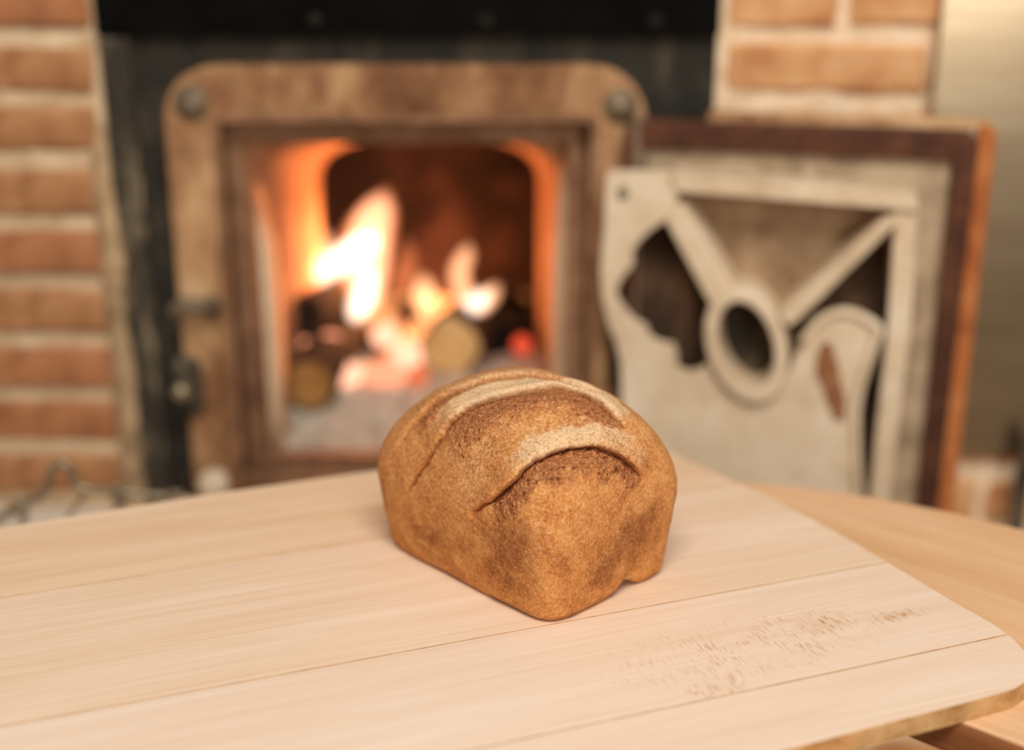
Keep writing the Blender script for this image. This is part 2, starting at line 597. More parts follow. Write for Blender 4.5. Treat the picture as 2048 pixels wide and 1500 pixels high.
# pale lining lip at the mouth, thickening towards the bottom left
lip = []
for (x, z), (x2, z2) in zip(A0, A1):
    t = 0.0 if z > zs0 else 1.0
    side = 1 if x < -0.1 else -1
    k = (0.022 if side > 0 else 0.011) * t * (0.35 + 0.65 * min(1.0, (zs0 - z) / 0.12)) if t else 0.0
    lip.append((x + side * k, z))
lb = loft_profiles([(OY + 0.044, [(x - (0.012 if x < -0.1 else -0.012), z + (0.01 if z > zs0 else 0)) for x, z in A0]), (OY + 0.044, lip), (OY + 0.10, [(x + (0.002 if x < -0.1 else -0.002), z) for x, z in lip])])
bmesh.ops.recalc_face_normals(lb, faces=lb.faces)
me = bpy.data.meshes.new('lining_lip')
lb.to_mesh(me)
lb.free()
o = link('lining_lip', me, M['lining'], oven, smooth=True)
sm = o.modifiers.new('solid', 'SOLIDIFY')
sm.thickness, sm.offset = 0.004, 0
o['label'] = 'pale refractory lip inside the oven mouth'
# infill between mouth frame and vault
o = finish('firebox_floor', box_bm(-0.36, 0.13, OY + 0.02, 2.32, FZ - 0.03, FZ), M['firewall'], oven)
# back chamber behind the arch
bx0, bx1, bz1 = -0.50, 0.30, 1.25
outer_pts = []
for (x, z) in A1:
    cx = (xl1 + xr1) / 2
    if z <= zs1:
        outer_pts.append((bx0 if x < cx else bx1, z))
    else:
        outer_pts.append((bx0 + (bx1 - bx0) * (x - xl1) / (xr1 - xl1), bz1))
cb = loft_profiles([(YA, A1), (YA + 0.001, outer_pts), (YB, outer_pts)])
R = [v for v in cb.verts if abs(v.co.y - YB) < 1e-6]
cb.faces.new(R)
bmesh.ops.recalc_face_normals(cb, faces=cb.faces)
me = bpy.data.meshes.new('back_chamber')
cb.to_mesh(me)
cb.free()
o = link('back_chamber', me, M['soot'], oven)
sm = o.modifiers.new('solid', 'SOLIDIFY')
sm.thickness, sm.offset = 0.01, 1.0
o['label'] = 'soot black chamber behind the firebox arch'
# rear casing so that no daylight reaches the chamber
o = finish('casing', ring_bm(rrect(-0.54, 0.34, -0.02, 1.30, 0.001), rrect(-0.56, 0.36, -0.04, 1.32, 0.001), lambda a, b: (a, OY + 0.215, max(b, 0.001)), lambda a, b: (a, 2.36, max(b, 0.001))), M['iron_black'], oven)
finish('casing_back', box_bm(-0.56, 0.36, 2.36, 2.38, 0.001, 1.32), M['iron_black'], oven)

# latch, knobs on the surround
p = atY(392, 612, OY - 0.03)
lat = loft_bm(spline([p + Vector((0.026, -0.004, 0.002)), p + Vector((0.010, -0.014, 0.003)), p + Vector((-0.008, -0.018, 0.005)), p + Vector((-0.02, -0.012, -0.003)), p + Vector((-0.022, 0.004, -0.016))], 16), [0.006 + 0.004 * math.sin(math.pi * i / 15) for i in range(16)], 12)
finish('latch_hook', lat, M['bolt'], oven, smooth=True)
finish('latch_pivot', lathe_bm([(0.001, -0.012), (0.009, -0.011), (0.012, -0.006), (0.012, 0.01)], 16, None, atY(424, 612, OY - 0.022)), M['iron_dark'], oven, smooth=True)
p = atY(372, 772, OY - 0.03)
finish('latch_knob', lathe_bm([(0.001, -0.03), (0.008, -0.028), (0.0115, -0.02), (0.009, -0.012), (0.005, -0.008), (0.005, 0.008)], 18, None, p), M['wire'], oven, smooth=True)
finish('latch_plate', prism_bm(rrect(p.x - 0.014, p.x + 0.018, p.z - 0.04, p.z + 0.035, 0.014), lambda a, b: (a, OY - 0.029, b), lambda a, b: (a, OY - 0.02, b)), M['iron_dark'], oven, bevel=0.002)
p = atY(432, 962, OY - 0.03)
finish('corner_knob', lathe_bm([(0.001, -0.026), (0.012, -0.024), (0.019, -0.014), (0.019, -0.006), (0.012, 0.0), (0.010, 0.01)], 20, None, p), M['baffle'], oven, smooth=True)
# hinge barrels on the right edge of the surround
for zz in (ZT - 0.085, ZT - 0.40):
    bmh = bmesh.new()
    lathe_bm([(0.010, -0.03), (0.012, -0.028), (0.012, 0.028), (0.010, 0.03)], 16, bmh, (0.138, OY - 0.036, zz), 'Z')
    finish('hinge', bmh, M['bolt'], oven, smooth=False, bevel=0.001)

# ---------------------------------------------------------------- oven door, swung open against the right pier
PHI = math.radians(15)
HX, HY = 0.128, 1.438
E1 = Vector((math.cos(PHI), -math.sin(PHI), 0))
NN = Vector((-math.sin(PHI), -math.cos(PHI), 0))
HP = Vector((HX, HY, 0))
def dpt(u, z, n):
    return HP + E1 * u + NN * n + Vector((0, 0, z))
def dpx(x, y, n):
    d = ray(x, y)
    P0 = HP + NN * n
    t = (P0 - CAM).dot(NN) / d.dot(NN)
    p = CAM + d * t
    return ((p - P0).dot(E1), p.z)
def dpoly(name, pix, n0, n1, mat, parent, bevel=0.002, label=None, seg=2):
    pts = [dpx(x, y, n1) for x, y in pix]
    b = prism_bm(pts, lambda a, c: dpt(a, c, n0), lambda a, c: dpt(a, c, n1))
    o = finish(name, b, mat, parent, bevel=bevel, seg=seg)
    if label:
        o['label'] = label
    return o
u_out, z_top = dpx(1962, 262, 0.03)
u_l = dpx(1246, 250, 0.03)[0]
z_bot = z_top - 0.49
u_in, z_in = dpx(1906, 322, 0.03)
door = finish('door', prism_bm(rrect(u_l + 0.004, u_out - 0.004, z_bot + 0.004, z_top - 0.004, 0.012), lambda a, c: dpt(a, c, 0.0), lambda a, c: dpt(a, c, 0.012)), M['door_panel'], oven, bevel=0.002)
door['label'] = 'open cast iron fire door showing its inner side'
brd = u_out - u_in
o = finish('rim', ring_bm(rrect(u_l + brd * 0.75, u_in, z_bot + brd, z_in, 0.004, 6), rrect(u_l, u_out, z_bot, z_top, 0.02, 6), lambda a, c: dpt(a, c, 0.0), lambda a, c: dpt(a, c, 0.03)), M['rim'], door, bevel=0.003)
o['label'] = 'dark brown raised rim'
es = ring_bm(rrect(u_out - 0.006, u_out - 0.005, z_bot + 0.004, z_top - 0.004, 0.0003, 6), rrect(u_out - 0.0055, u_out + 0.017, z_bot - 0.004, z_top + 0.007, 0.014, 6), lambda a, c: dpt(a, c, -0.002), lambda a, c: dpt(a, c, 0.02))
o = finish('edge_strip', prism_bm(rrect(u_out - 0.001, u_out + 0.0165, z_bot - 0.004, z_top + 0.005, [0.002, 0.01, 0.013, 0.002], 6), lambda a, c: dpt(a, c, -0.004), lambda a, c: dpt(a, c, 0.022)), M['rust'], door, bevel=0.003)
es.free()
o['label'] = 'orange rusted outer edge'
o = finish('edge_strip', prism_bm(rrect(u_l + 0.09, u_out + 0.012, z_top - 0.001, z_top + 0.009, [0.001, 0.001, 0.008, 0.002], 6), lambda a, c: dpt(a, c, -0.004), lambda a, c: dpt(a, c, 0.02)), M['frame'], door, bevel=0.002)
NF = 0.066
ub0, zb0 = dpx(1838, 392, 0.02)
o = finish('panel_border', ring_bm(rrect(u_l + brd * 0.80, ub0 - 0.004, z_bot + brd * 1.6, zb0, 0.004, 6), rrect(u_l + brd * 0.74, u_in + 0.001, z_bot + brd - 0.001, z_in + 0.001, 0.004, 6), lambda a, c: dpt(a, c, 0.0121), lambda a, c: dpt(a, c, 0.02)), M['border'], door, bevel=0.002)
dpoly('baffle_bar', [(1340, 347), (1815, 385), (1836, 400), (1836, 424), (1790, 420), (1352, 384)], 0.012, NF, M['baffle'], door, label='pale top bar of the baffle')
dpoly('baffle_bar', [(1790, 420), (1836, 424), (1822, 640), (1800, 830), (1778, 1000), (1768, 1110), (1728, 1110), (1738, 1000), (1756, 830), (1776, 640)], 0.012, NF - 0.006, M['baffle'], door, label='pale upright bar of the baffle')
M['recess_shade'] = patchy('shade_brown_iron', [lin(40, 30, 22), lin(70, 52, 38), lin(122, 92, 68)], 22, 0.9, stretch=(1, 1, 0.4))  # dark brown iron; shade of the recess and rib put into its colour
dpoly('shade_patch', [(1216, 470), (1330, 420), (1450, 610), (1430, 780), (1216, 780)], 0.0122, 0.0132, M['recess_shade'], door, bevel=0, label='dark brown patch of painted shade behind the burnt hole')
dpoly('shade_patch', [(1600, 640), (1770, 440), (1782, 640), (1740, 1100), (1600, 1100)], 0.0122, 0.0132, M['recess_shade'], door, bevel=0, label='dark brown patch of painted shade beside the bent lobe')
dpoly('rib', [(1330, 440), (1352, 408), (1368, 412), (1470, 580), (1440, 622), (1420, 610)], 0.012, NF - 0.002, M['baffle'], door)
dpoly('rib', [(1762, 440), (1790, 428), (1796, 446), (1598, 640), (1574, 655), (1556, 628)], 0.012, NF - 0.002, M['baffle'], door)
# oval ring
uc, zcR = dpx(1492, 690, NF)
ua = abs(dpx(1575, 690, NF)[0] - uc)
zb_ = abs(dpx(1492, 806, NF)[1] - zcR)
tilt = math.radians(14)
def oval(s, n=36):
    out = []
    for k in range(n):
        a = 2 * math.pi * k / n
        x, z = ua * s * math.cos(a), zb_ * s * math.sin(a)
        if s < 0.9:
            x, z = x * 0.98, z * 1.08
        out.append((uc + x * math.cos(tilt) + z * math.sin(-tilt), zcR + x * math.sin(tilt) * 0.6 + z * math.cos(tilt)))
    return out
o = finish('baffle_ring', ring_bm(oval(0.69), oval(1.0), lambda a, c: dpt(a, c, 0.012), lambda a, c: dpt(a, c, NF + 0.006)), M['baffle'], door, bevel=0.004, seg=3)
o['label'] = 'oval cast ring at the centre of the baffle'
o = finish('vent_back', prism_bm(oval(0.72), lambda a, c: dpt(a, c, 0.0125), lambda a, c: dpt(a, c, 0.016)), M['iron_dark'], door)
# burnt heat shield with its ragged upper edge
shield = [(1212, 350), (1225, 341), (1345, 343), (1364, 350), (1356, 392), (1343, 428), (1330, 442), (1300, 462), (1274, 488), (1264, 506), (1266, 532), (1250, 548),
          (1234, 575), (1232, 592), (1247, 615), (1268, 640), (1290, 650), (1302, 676), (1326, 686), (1347, 688), (1354, 716), (1352, 734),
          (1376, 744), (1398, 740), (1420, 722), (1436, 752), (1468, 796), (1506, 808), (1540, 796), (1566, 762), (1582, 735), (1594, 704), (1612, 672),
          (1634, 644), (1662, 628), (1690, 622), (1722, 632), (1758, 657), (1752, 688), (1734, 738), (1718, 794), (1712, 850), (1716, 930), (1722, 1010), (1724, 1110),
          (1236, 1110), (1238, 900), (1242, 800), (1240, 730), (1232, 690), (1216, 650), (1204, 600), (1200, 540), (1206, 470)]
o = dpoly('heat_shield', shield, 0.052, 0.060, M['baffle'], door, bevel=0.002, label='bleached burnt-out heat shield with a ragged edge')
# bent lobe of the shield: thicker rolled edge
lobe = [(1604, 688), (1634, 646), (1664, 630), (1690, 625), (1722, 634), (1756, 658), (1748, 690), (1732, 738), (1716, 796), (1711, 850), (1714, 930), (1719, 1010)]
lp = [dpt(*dpx(x, y, 0.062), 0.060) for x, y in lobe]
finish('rolled_edge', loft_bm(spline([tuple(p) for p in lp], 50), 0.0055, 8), M['baffle'], door, smooth=True)
o = dpoly('rust_scar', [(1648, 682), (1664, 690), (1676, 730), (1684, 770), (1692, 800), (1690, 840), (1670, 844), (1652, 804), (1642, 770), (1630, 745), (1634, 706)], 0.058, 0.0612, patchy('rust_stain', [lin(104, 62, 38), lin(142, 92, 60), lin(176, 128, 90)], 40, 0.85), door, bevel=0.0006, label='brown rust scar on the shield')
b = lathe_bm([(0.001, -0.004), (0.006, -0.003), (0.007, 0.0)], 12, None, dpt(*dpx(1247, 386, 0.060), 0.060))
finish('shield_bolt', b, M['bolt'], door, smooth=True)

# ---------------------------------------------------------------- steel panel and post at the right
pL = atY(1884, 0, 1.435).x
zb = atY(1960, 915, 1.435).z
sp = box_bm(pL, 0.95, 1.436, 1.448, zb, 1.62)
o = finish('steel_panel', sp, M['steel'], bevel=0.003)
tag(o, 'smooth brushed steel panel fixed to the wall right of the open oven door', 'panel')
px_ = atY(2036, 960, 1.42).x
postt = thing('iron_post', (px_, 1.40, 0), 'narrow dark iron post standing at the far right against the brick', 'post')
finish('shaft', box_bm(px_ - 0.006, px_ + 0.010, 1.405, 1.42, 0.006, zb + 0.04), M['iron_dark'], postt, bevel=0.002)
finish('foot', box_bm(px_ - 0.022, px_ + 0.026, 1.39, 1.435, 0.004, 0.012), M['iron_dark'], postt, bevel=0.002)

# ---------------------------------------------------------------- ash, logs, embers and flames
ab = bmesh.new()
nx, ny = 70, 60
ax0, ax1, ay0, ay1 = xl0 + 0.004, xr0 - 0.004, OY + 0.046, 2.0
pts = np.array([[ax0 + (ax1 - ax0) * i / nx, ay0 + (ay1 - ay0) * j / ny, 0] for i in range(nx + 1) for j in range(ny + 1)])
hgt = fbm(pts, 30, 4, 5) * 0.03 + fbm(pts, 110, 2, 9) * 0.012
prof = 0.004 + 0.05 * sstep(1.50, 1.66, pts[:, 1]) + 0.02 * sstep(1.66, 1.9, pts[:, 1])
zz = FZ + 0.004 + prof + hgt * (0.6 + 0.4 * sstep(1.5, 1.6, pts[:, 1]))
fx = (ax1 - ax0)
squeeze = np.clip((pts[:, 1] - YF) / (YA - YF), 0, 1)
xx = np.where(True, (pts[:, 0] - ax0) / fx, 0)
xx = (xl0 + 0.004) * (1 - squeeze) + (xl1 + 0.004) * squeeze + xx * ((xr0 - xl0 - 0.008) * (1 - squeeze) + (xr1 - xl1 - 0.008) * squeeze)
V = [ab.verts.new((xx[k], pts[k, 1], zz[k])) for k in range(len(pts))]
W_ = ny + 1
for i in range(nx):
    for j in range(ny):
        ab.faces.new((V[i * W_ + j], V[(i + 1) * W_ + j], V[(i + 1) * W_ + j + 1], V[i * W_ + j + 1]))
o = finish('ash_bed', ab, M['ash'], smooth=True)
sm = o.modifiers.new('solid', 'SOLIDIFY')
sm.thickness, sm.offset = 0.012, -1
tag(o, 'heap of pale grey ash covering the firebox floor', 'ash', kind='stuff')

def log(px, py, Y, rpx, dirv, length, label, bark, end):
    c = atY(px, py, Y)
    zc = Y * CT - (c.z - CAMZ) * ST
    r = rpx * zc / FPX
    d = Vector(dirv).normalized()
    t = thing('firewood_log', c, label, 'log', 'logs burning in the oven')
    rnd = random.Random(int(px))
    bm = bmesh.new()
    n, k = 9, 18
    s = d.cross(Vector((0, 0, 1))).normalized()
    w = s.cross(d).normalized()
    ph = [rnd.uniform(0.92, 1.08) for _ in range(k)]
    rings = []
    for i in range(n):
        rings.append([bm.verts.new(c + d * (length * i / (n - 1)) + (s * math.cos(2 * math.pi * q / k) + w * math.sin(2 * math.pi * q / k)) * r * ph[q] * (1 + rnd.uniform(-0.04, 0.04))) for q in range(k)])
    for a, b in zip(rings, rings[1:]):
        for q in range(k):
            bm.faces.new((a[q], a[(q + 1) % k], b[(q + 1) % k], b[q]))
    bm.faces.new(rings[-1])
    bm.faces.new(rings[0])
    finish('bark', bm, bark, t, smooth=False)
    bm = bmesh.new()
    ce = bm.verts.new(c - d * 0.004)
    r1 = [bm.verts.new(c - d * 0.003 + (s * math.cos(2 * math.pi * q / k) + w * math.sin(2 * math.pi * q / k)) * r * 0.9 * ph[q]) for q in range(k)]
    r2 = [bm.verts.new(c + d * 0.004 + (s * math.cos(2 * math.pi * q / k) + w * math.sin(2 * math.pi * q / k)) * r * 0.9 * ph[q]) for q in range(k)]
    for q in range(k):
        bm.faces.new((ce, r1[q], r1[(q + 1) % k]))
        bm.faces.new((r1[q], r2[q], r2[(q + 1) % k], r1[(q + 1) % k]))
    bm.faces.new(r2)
    finish('cut_end', bm, end, t)
    return t
log(902, 692, 1.66, 62, (0.12, 1, -0.10), 0.24, 'pale sawn-ended log lying in the middle of the fire', M['bark'], M['log_end'])
log(618, 768, 1.57, 54, (0.10, 1, 0.02), 0.22, 'brown split log at the front left of the ash', M['bark'], patchy('brown_log_end', [lin(104, 70, 36), lin(160, 114, 62), lin(196, 150, 90)], 24, 0.9))
log(606, 634, 1.66, 46, (0.25, 1, -0.05), 0.2, 'charred dark log lying above the brown split log', M['bark'], M['bark'])
log(1030, 706, 1.74, 60, (-0.1, 1, 0.0), 0.2, 'blackened log glowing underneath on the right of the fire', M['char'], M['char'])
log(738, 706, 1.72, 30, (0.3, 1, 0.1), 0.16, 'small black charred log end amid the glowing embers', M['char'], M['char'])

EM = [emit('ember_glow_%d' % i, c, s) for i, (c, s) in enumerate((((1.0, 0.34, 0.18), 1.5), ((1.0, 0.48, 0.30), 1.9), ((1.0, 0.10, 0.04), 1.0), ((1.0, 0.22, 0.09), 0.9)))]
def ember(px, py, Y, rx, rz, mi, label, sd):
    c = atY(px, py, Y)
    zc = Y * CT - (c.z - CAMZ) * ST
    k = zc / FPX
    bm = bmesh.new()
    bmesh.ops.create_icosphere(bm, subdivisions=2, radius=1.0)
    rnd = random.Random(sd)
    for v in bm.verts:
        f = rnd.uniform(0.85, 1.12)
        v.co = Vector((v.co.x * rx * k * f, v.co.y * (rx + rz) * 0.5 * k * f, v.co.z * rz * k * f))
    o = finish('ember', bm, EM[mi])
    o.location = c
    tag(o, label, 'ember', 'glowing embers in the oven')
ember(606, 690, 1.68, 20, 15, 0, 'small pink ember beside the brown split log', 1)
ember(662, 684, 1.68, 24, 21, 0, 'round ember between the charred logs', 2)
ember(690, 752, 1.64, 38, 30, 1, 'large bright ember right of the brown split log', 3)
ember(768, 672, 1.70, 26, 26, 1, 'ember behind the small black log end', 4)
ember(812, 712, 1.67, 34, 32, 1, 'bright ember touching the pale sawn log', 5)
ember(770, 750, 1.64, 46, 30, 0, 'widest ember at the front of the glowing heap', 6)
ember(836, 756, 1.64, 24, 30, 3, 'dull orange ember under the pale sawn log', 7)
ember(1044, 690, 1.66, 20, 20, 2, 'red ember at the right beside the blackened log', 8)

fire = thing('fire', atY(800, 740, 1.74), 'bright orange and white flames burning inside the oven', 'fire')
FM = {'core': flame_mat('flame_core', (1.0, 0.80, 0.64), 62),
      'body': flame_mat('flame_body', (1.0, 0.50, 0.28), 28),
      'haze': flame_mat('flame_haze', (1.0, 0.20, 0.07), 1.4),
      'small': flame_mat('flame_small', (1.0, 0.46, 0.22), 58),
      'veil': flame_mat('flame_veil', (1.0, 0.27, 0.09), 18)}
def flame(pix, Y, mat, dy=0.0):
    """pix = [(x, y, radius in px)] along the flame"""
    sp_ = spline(pix, 14)
    pts, rad = [], []
    for i, (x, y, r) in enumerate(sp_):
        p = atY(x, y, Y + dy * i / 13)
        zc = p.y * CT - (p.z - CAMZ) * ST
        pts.append(p)
        rad.append(max(r, 0.6) * zc / FPX)
    finish('flame', loft_bm(pts, rad, 12), FM[mat], fire, smooth=True)
flame([(640, 575, 6), (655, 540, 24), (700, 510, 30), (735, 484, 26), (752, 460, 6)], 1.74, 'core')
flame([(706, 648, 4), (714, 622, 22), (728, 590, 24), (738, 555, 18), (742, 520, 5)], 1.73, 'core')
flame([(700, 660, 5), (722, 600, 40), (732, 520, 46), (742, 455, 42), (760, 412, 30), (770, 384, 6)], 1.77, 'body')
flame([(690, 650, 8), (712, 570, 60), (735, 480, 56), (760, 420, 40), (776, 372, 6)], 1.80, 'veil')
flame([(632, 570, 5), (645, 540, 24), (655, 495, 18), (648, 455, 4)], 1.75, 'small')
flame([(930, 645, 4), (938, 618, 20), (962, 598, 20), (985, 582, 4)], 1.73, 'core')
flame([(930, 640, 6), (928, 590, 20), (918, 545, 20), (932, 510, 17), (940, 486, 4)], 1.75, 'small')
flame([(950, 640, 5), (972, 600, 20), (990, 578, 14), (996, 566, 3)], 1.76, 'small')
flame([(790, 610, 10), (806, 560, 24), (816, 510, 18), (812, 470, 4)], 1.78, 'veil')
flame([(860, 640, 10), (850, 600, 26), (846, 565, 18), (842, 548, 4)], 1.78, 'small')
flame([(820, 640, 14), (850, 580, 60), (880, 520, 70), (900, 450, 40), (905, 400, 8)], 1.88, 'haze')
flame([(890, 640, 10), (884, 610, 22), (882, 575, 14), (880, 556, 4)], 1.80, 'veil')
flame([(640, 650, 12), (612, 590, 30), (600, 520, 24), (598, 450, 8)], 1.72, 'veil')
flame([(740, 760, 14), (770, 720, 46), (790, 660, 36), (800, 620, 6)], 1.73, 'veil')
flame([(760, 690, 10), (775, 668, 24), (780, 640, 12), (784, 622, 3)], 1.74, 'small')

def plight(name, loc, e, col, r):
    l = bpy.data.lights.new(name, 'POINT')
    l.energy, l.color, l.shadow_soft_size = e, col, r
    o = bpy.data.objects.new(name, l)
    COL.objects.link(o)
    o.location = loc
plight('fire_light', atY(770, 500, 1.79), 2.6, (1.0, 0.40, 0.15), 0.04)
plight('fire_light', atY(930, 600, 1.94), 2.0, (1.0, 0.34, 0.12), 0.03)

# ---------------------------------------------------------------- wire rack on the ledge
rack = thing('wire_rack', (-0.5, 1.22, ledge_z), 'bent steel wire cooling rack on the pale ledge behind the board', 'rack')
RY = 1.22
rp = [(-90, 1085), (-40, 1055), (0, 1036), (36, 1014), (62, 1000), (86, 990), (97, 966), (105, 940), (124, 926), (142, 940), (150, 962), (168, 977), (205, 981), (240, 984), (300, 990), (380, 999), (470, 1008)]
wz = lambda x, y, Y=RY: atY(x, y, Y)
W3 = [tuple(wz(x, y)) for x, y in rp]
finish('handle_wire', loft_bm(spline(W3, 90), 0.0042, 8), M['wire'], rack, smooth=True)
back = [tuple(wz(x, y - 0, RY)) for x, y in ((168, 977), (240, 984), (300, 990), (380, 999), (470, 1008))]
zr = back[1][2]
for k, (x, y) in enumerate(((40, 1012), (236, 984), (350, 996))):
    p = wz(x, y)
    finish('leg', loft_bm([(p.x, p.y + 0.003, p.z + 0.004), (p.x + 0.001, p.y + 0.001, (p.z + ledge_z) / 2), (p.x + 0.002, p.y, ledge_z)], 0.004, 8), M['wire'], rack, smooth=True)
    # twisted collar
    cpts = [(p.x + 0.0065 * math.cos(a), p.y + 0.0065 * math.sin(a), p.z - 0.010 + 0.018 * a / 18.8) for a in np.linspace(0, 18.8, 40)]
    finish('collar', loft_bm(cpts, 0.0022, 6), M['wire'], rack, smooth=True)
p0, p1 = Vector(wz(170, 978)), Vector(wz(470, 1008))
for k in range(5):
    q = p0.lerp(p1, k / 4)
    finish('cross_wire', loft_bm([q + Vector((0, 0.004, -0.004)), q + Vector((0, -0.05, -0.006)), q + Vector((0, -0.12, -0.008))], 0.002, 6), M['wire'], rack, smooth=True)

# ---------------------------------------------------------------- the table: round, pulled open along a gap
TZ = 0.756
def wood(name, stops, grain=150, streak=9, rough=0.55, flecks=False, fine_lo=0.25):
    q = N(name)
    v1 = q.coords(scale=(0.9, 12, 12))
    big = q.noise(v1, streak * 0.35, 4, 0.55, 0.6)
    v2 = q.coords(scale=(0.012, 1, 1))
    fine = q.noise(v2, grain * 2.2, 3, 0.6)
    v3 = q.coords(scale=(0.05, 1, 1))
    lines = q.noise(v3, grain * 0.55, 3, 0.6, 0.2)
    pores = q.noise(q.coords(scale=(0.08, 1, 1)), grain * 8, 2, 0.6)
    f = q.math('ADD', q.math('MULTIPLY', big, 0.48), q.math('MULTIPLY', fine, 0.26))
    f = q.math('ADD', f, q.math('MULTIPLY', lines, 0.14))
    f = q.math('ADD', f, q.math('MULTIPLY', pores, 0.08))
    k = len(stops)
    col = q.ramp(f, [(0.34 + 0.30 * i / (k - 1), c) for i, c in enumerate(stops)])
    gl = q.ramp(q.noise(q.coords(scale=(0.010, 1, 1)), grain * 3.4, 2, 0.5), [(0.42, (1, 1, 1)), (0.56, (0, 0, 0))])
    gm = q.ramp(q.noise(q.coords(scale=(0.25, 1, 1)), 16, 2, 0.5), [(0.42, (0.12, 0.12, 0.12)), (0.60, (1, 1, 1))])
    col = q.mix(q.math('MULTIPLY', q.math('MULTIPLY', gl, gm), 0.6), col, stops[0])
    h = q.math('ADD', q.math('MULTIPLY', fine, 0.6), q.math('MULTIPLY', pores, 0.4))
    if flecks:
        fl = q.noise(q.coords(scale=(1.0, 0.22, 1)), 520, 2, 0.5)
        fm = q.ramp(fl, [(0.52, (0, 0, 0)), (0.64, (1, 1, 1))])
        tc = q.n('ShaderNodeTexCoord')
        amt = 0
        for (cx, cy, rx, ry, a) in flecks:
            mp = q.n('ShaderNodeMapping')
            mp.inputs['Scale'].default_value = (1 / rx, 1 / ry, 0.0001)
            mp.inputs['Location'].default_value = (-cx / rx, -cy / ry, 0)
            q.link(tc.outputs['Object'], mp.inputs[0])
            g = q.n('ShaderNodeTexGradient', gradient_type='SPHERICAL')
            q.link(mp.outputs[0], g.inputs[0])
            amt = q.math('MAXIMUM', amt, q.math('MULTIPLY', q.math('POWER', g.outputs['Fac'], 0.6), a))
        patch = q.ramp(q.noise(q.coords(scale=(0.5, 1, 1)), 60, 3, 0.6), [(0.35, (0.1, 0.1, 0.1)), (0.62, (1, 1, 1))])
        fac = q.math('MULTIPLY', q.math('MULTIPLY', fm, amt), patch)
        col = q.mix(fac, col, lin(192, 136, 88))
        st = q.math('MULTIPLY', q.math('SUBTRACT', amt, 0.55, True), q.noise(q.coords(scale=(0.25, 1, 1)), 110, 3, 0.6))
        col = q.mix(st, col, lin(196, 148, 102))
    q.color(col)
    q.rm(rough, 0.0, 0.3)
    q.bump(h, 0.12, 0.0006)
    return q.m
M['table'] = wood('table_oak', [lin(208, 160, 114), lin(226, 180, 136), lin(234, 192, 151), lin(241, 204, 166)], 120, 10, 0.5)
M['table_edge'] = wood('table_edge_oak', [lin(120, 70, 38), lin(150, 92, 54), lin(176, 116, 72)], 120, 10, 0.55)
TC = Vector((0.105, 0.57))
TR = 0.509
ga = math.radians(-40.5)                                   # the gap runs this way
gd = Vector((math.cos(ga), math.sin(ga)))
gn = Vector((-gd.y, gd.x))                                 # towards the right rear
table = thing('round_table', (TC.x, TC.y, 0.004), 'round light oak table pulled open along a narrow gap', 'table', rz=ga)
pn = Vector(atZ(1905, 1438, TZ)[:2])
d_near = (pn - TC).dot(gn)
d_far = d_near - 0.075
def leaf(sign, d0):
    """circle segment in table axes (s along the gap, c across it)"""
    half = math.sqrt(TR * TR - d0 * d0)
    a0 = math.atan2(d0, half)
    a1 = math.atan2(d0, -half)
    if sign > 0:
        angs = np.linspace(a0, a1, 60)
    else:
        angs = np.linspace(a1, a0 + 2 * math.pi, 80) if a1 > 0 else np.linspace(a1, a0, 80)
    return [(TR * math.cos(a), TR * math.sin(a)) for a in angs]
def tmap(z):
    return lambda a, b: (TC.x + gd.x * a + gn.x * b, TC.y + gd.y * a + gn.y * b, z)
def tlocal(z):
    return lambda a, b: (a, b, z)
def local_part(name, bm, mat, parent, bevel=0, smooth=False):
    o = finish(name, bm, mat, None, smooth, bevel)
    o.parent = parent
    return o
TL = TZ - 0.004
def side_mat(o):
    o.data.materials.append(M['table_edge'])
    for f in o.data.polygons:
        if abs(f.normal.z) < 0.5:
            f.material_index = 1
o = local_part('table_leaf', prism_bm(leaf(1, d_near), tlocal(TL - 0.026), tlocal(TL)), M['table'], table, 0.003)
side_mat(o)
o = local_part('table_leaf', prism_bm(leaf(-1, d_far), tlocal(TL - 0.026), tlocal(TL)), M['table'], table, 0.003)
side_mat(o)
for s in (-0.3, 0.3):
    local_part('slide_rail', box_bm(s - 0.015, s + 0.015, -0.38, 0.38, TL - 0.07, TL - 0.0265), M['table_edge'], table, 0.002)
for s in (-0.3, 0.3):
    for c in (-0.34, 0.34):
        lg = bmesh.new()
        lathe_bm([(0.016, 0.0), (0.02, 0.02), (0.024, 0.5), (0.027, TL - 0.0265)], 16, lg, (s, c, 0), 'Z')
        local_part('leg', lg, M['table_edge'], table)

# ---------------------------------------------------------------- the bread board: four planks
BZ = 0.770
BT = BZ - TZ
ba = math.radians(20.2)
bd = Vector((math.cos(ba), math.sin(ba)))
bn = Vector((-bd.y, bd.x))
outline_px = [(-420, 1128), (0, 1056), (380, 994), (760, 939), (1200, 882), (1268, 878), (1306, 890), (1345, 907), (1530, 990), (1620, 1036), (1700, 1080), (1800, 1139), (1900, 1199), (1985, 1247),
              (2030, 1280), (2058, 1312), (2066, 1335), (2056, 1360), (2030, 1378), (1960, 1398), (1850, 1427), (1770, 1447), (1700, 1466), (1640, 1483), (1570, 1501), (1300, 1575), (900, 1700)]
OL = []
for x, y in outline_px:
    p = atZ(x, y, BZ)
    OL.append((Vector((p.x, p.y)).dot(bd), Vector((p.x, p.y)).dot(bn)))
cmin = min(c for s, c in OL)
smin = OL[0][0] - 0.05
cf = OL[-1][1]
OL = [(max(s, smin), c) for s, c in OL]
OL.append((smin, cf))
OL.insert(0, (smin, OL[0][1]))
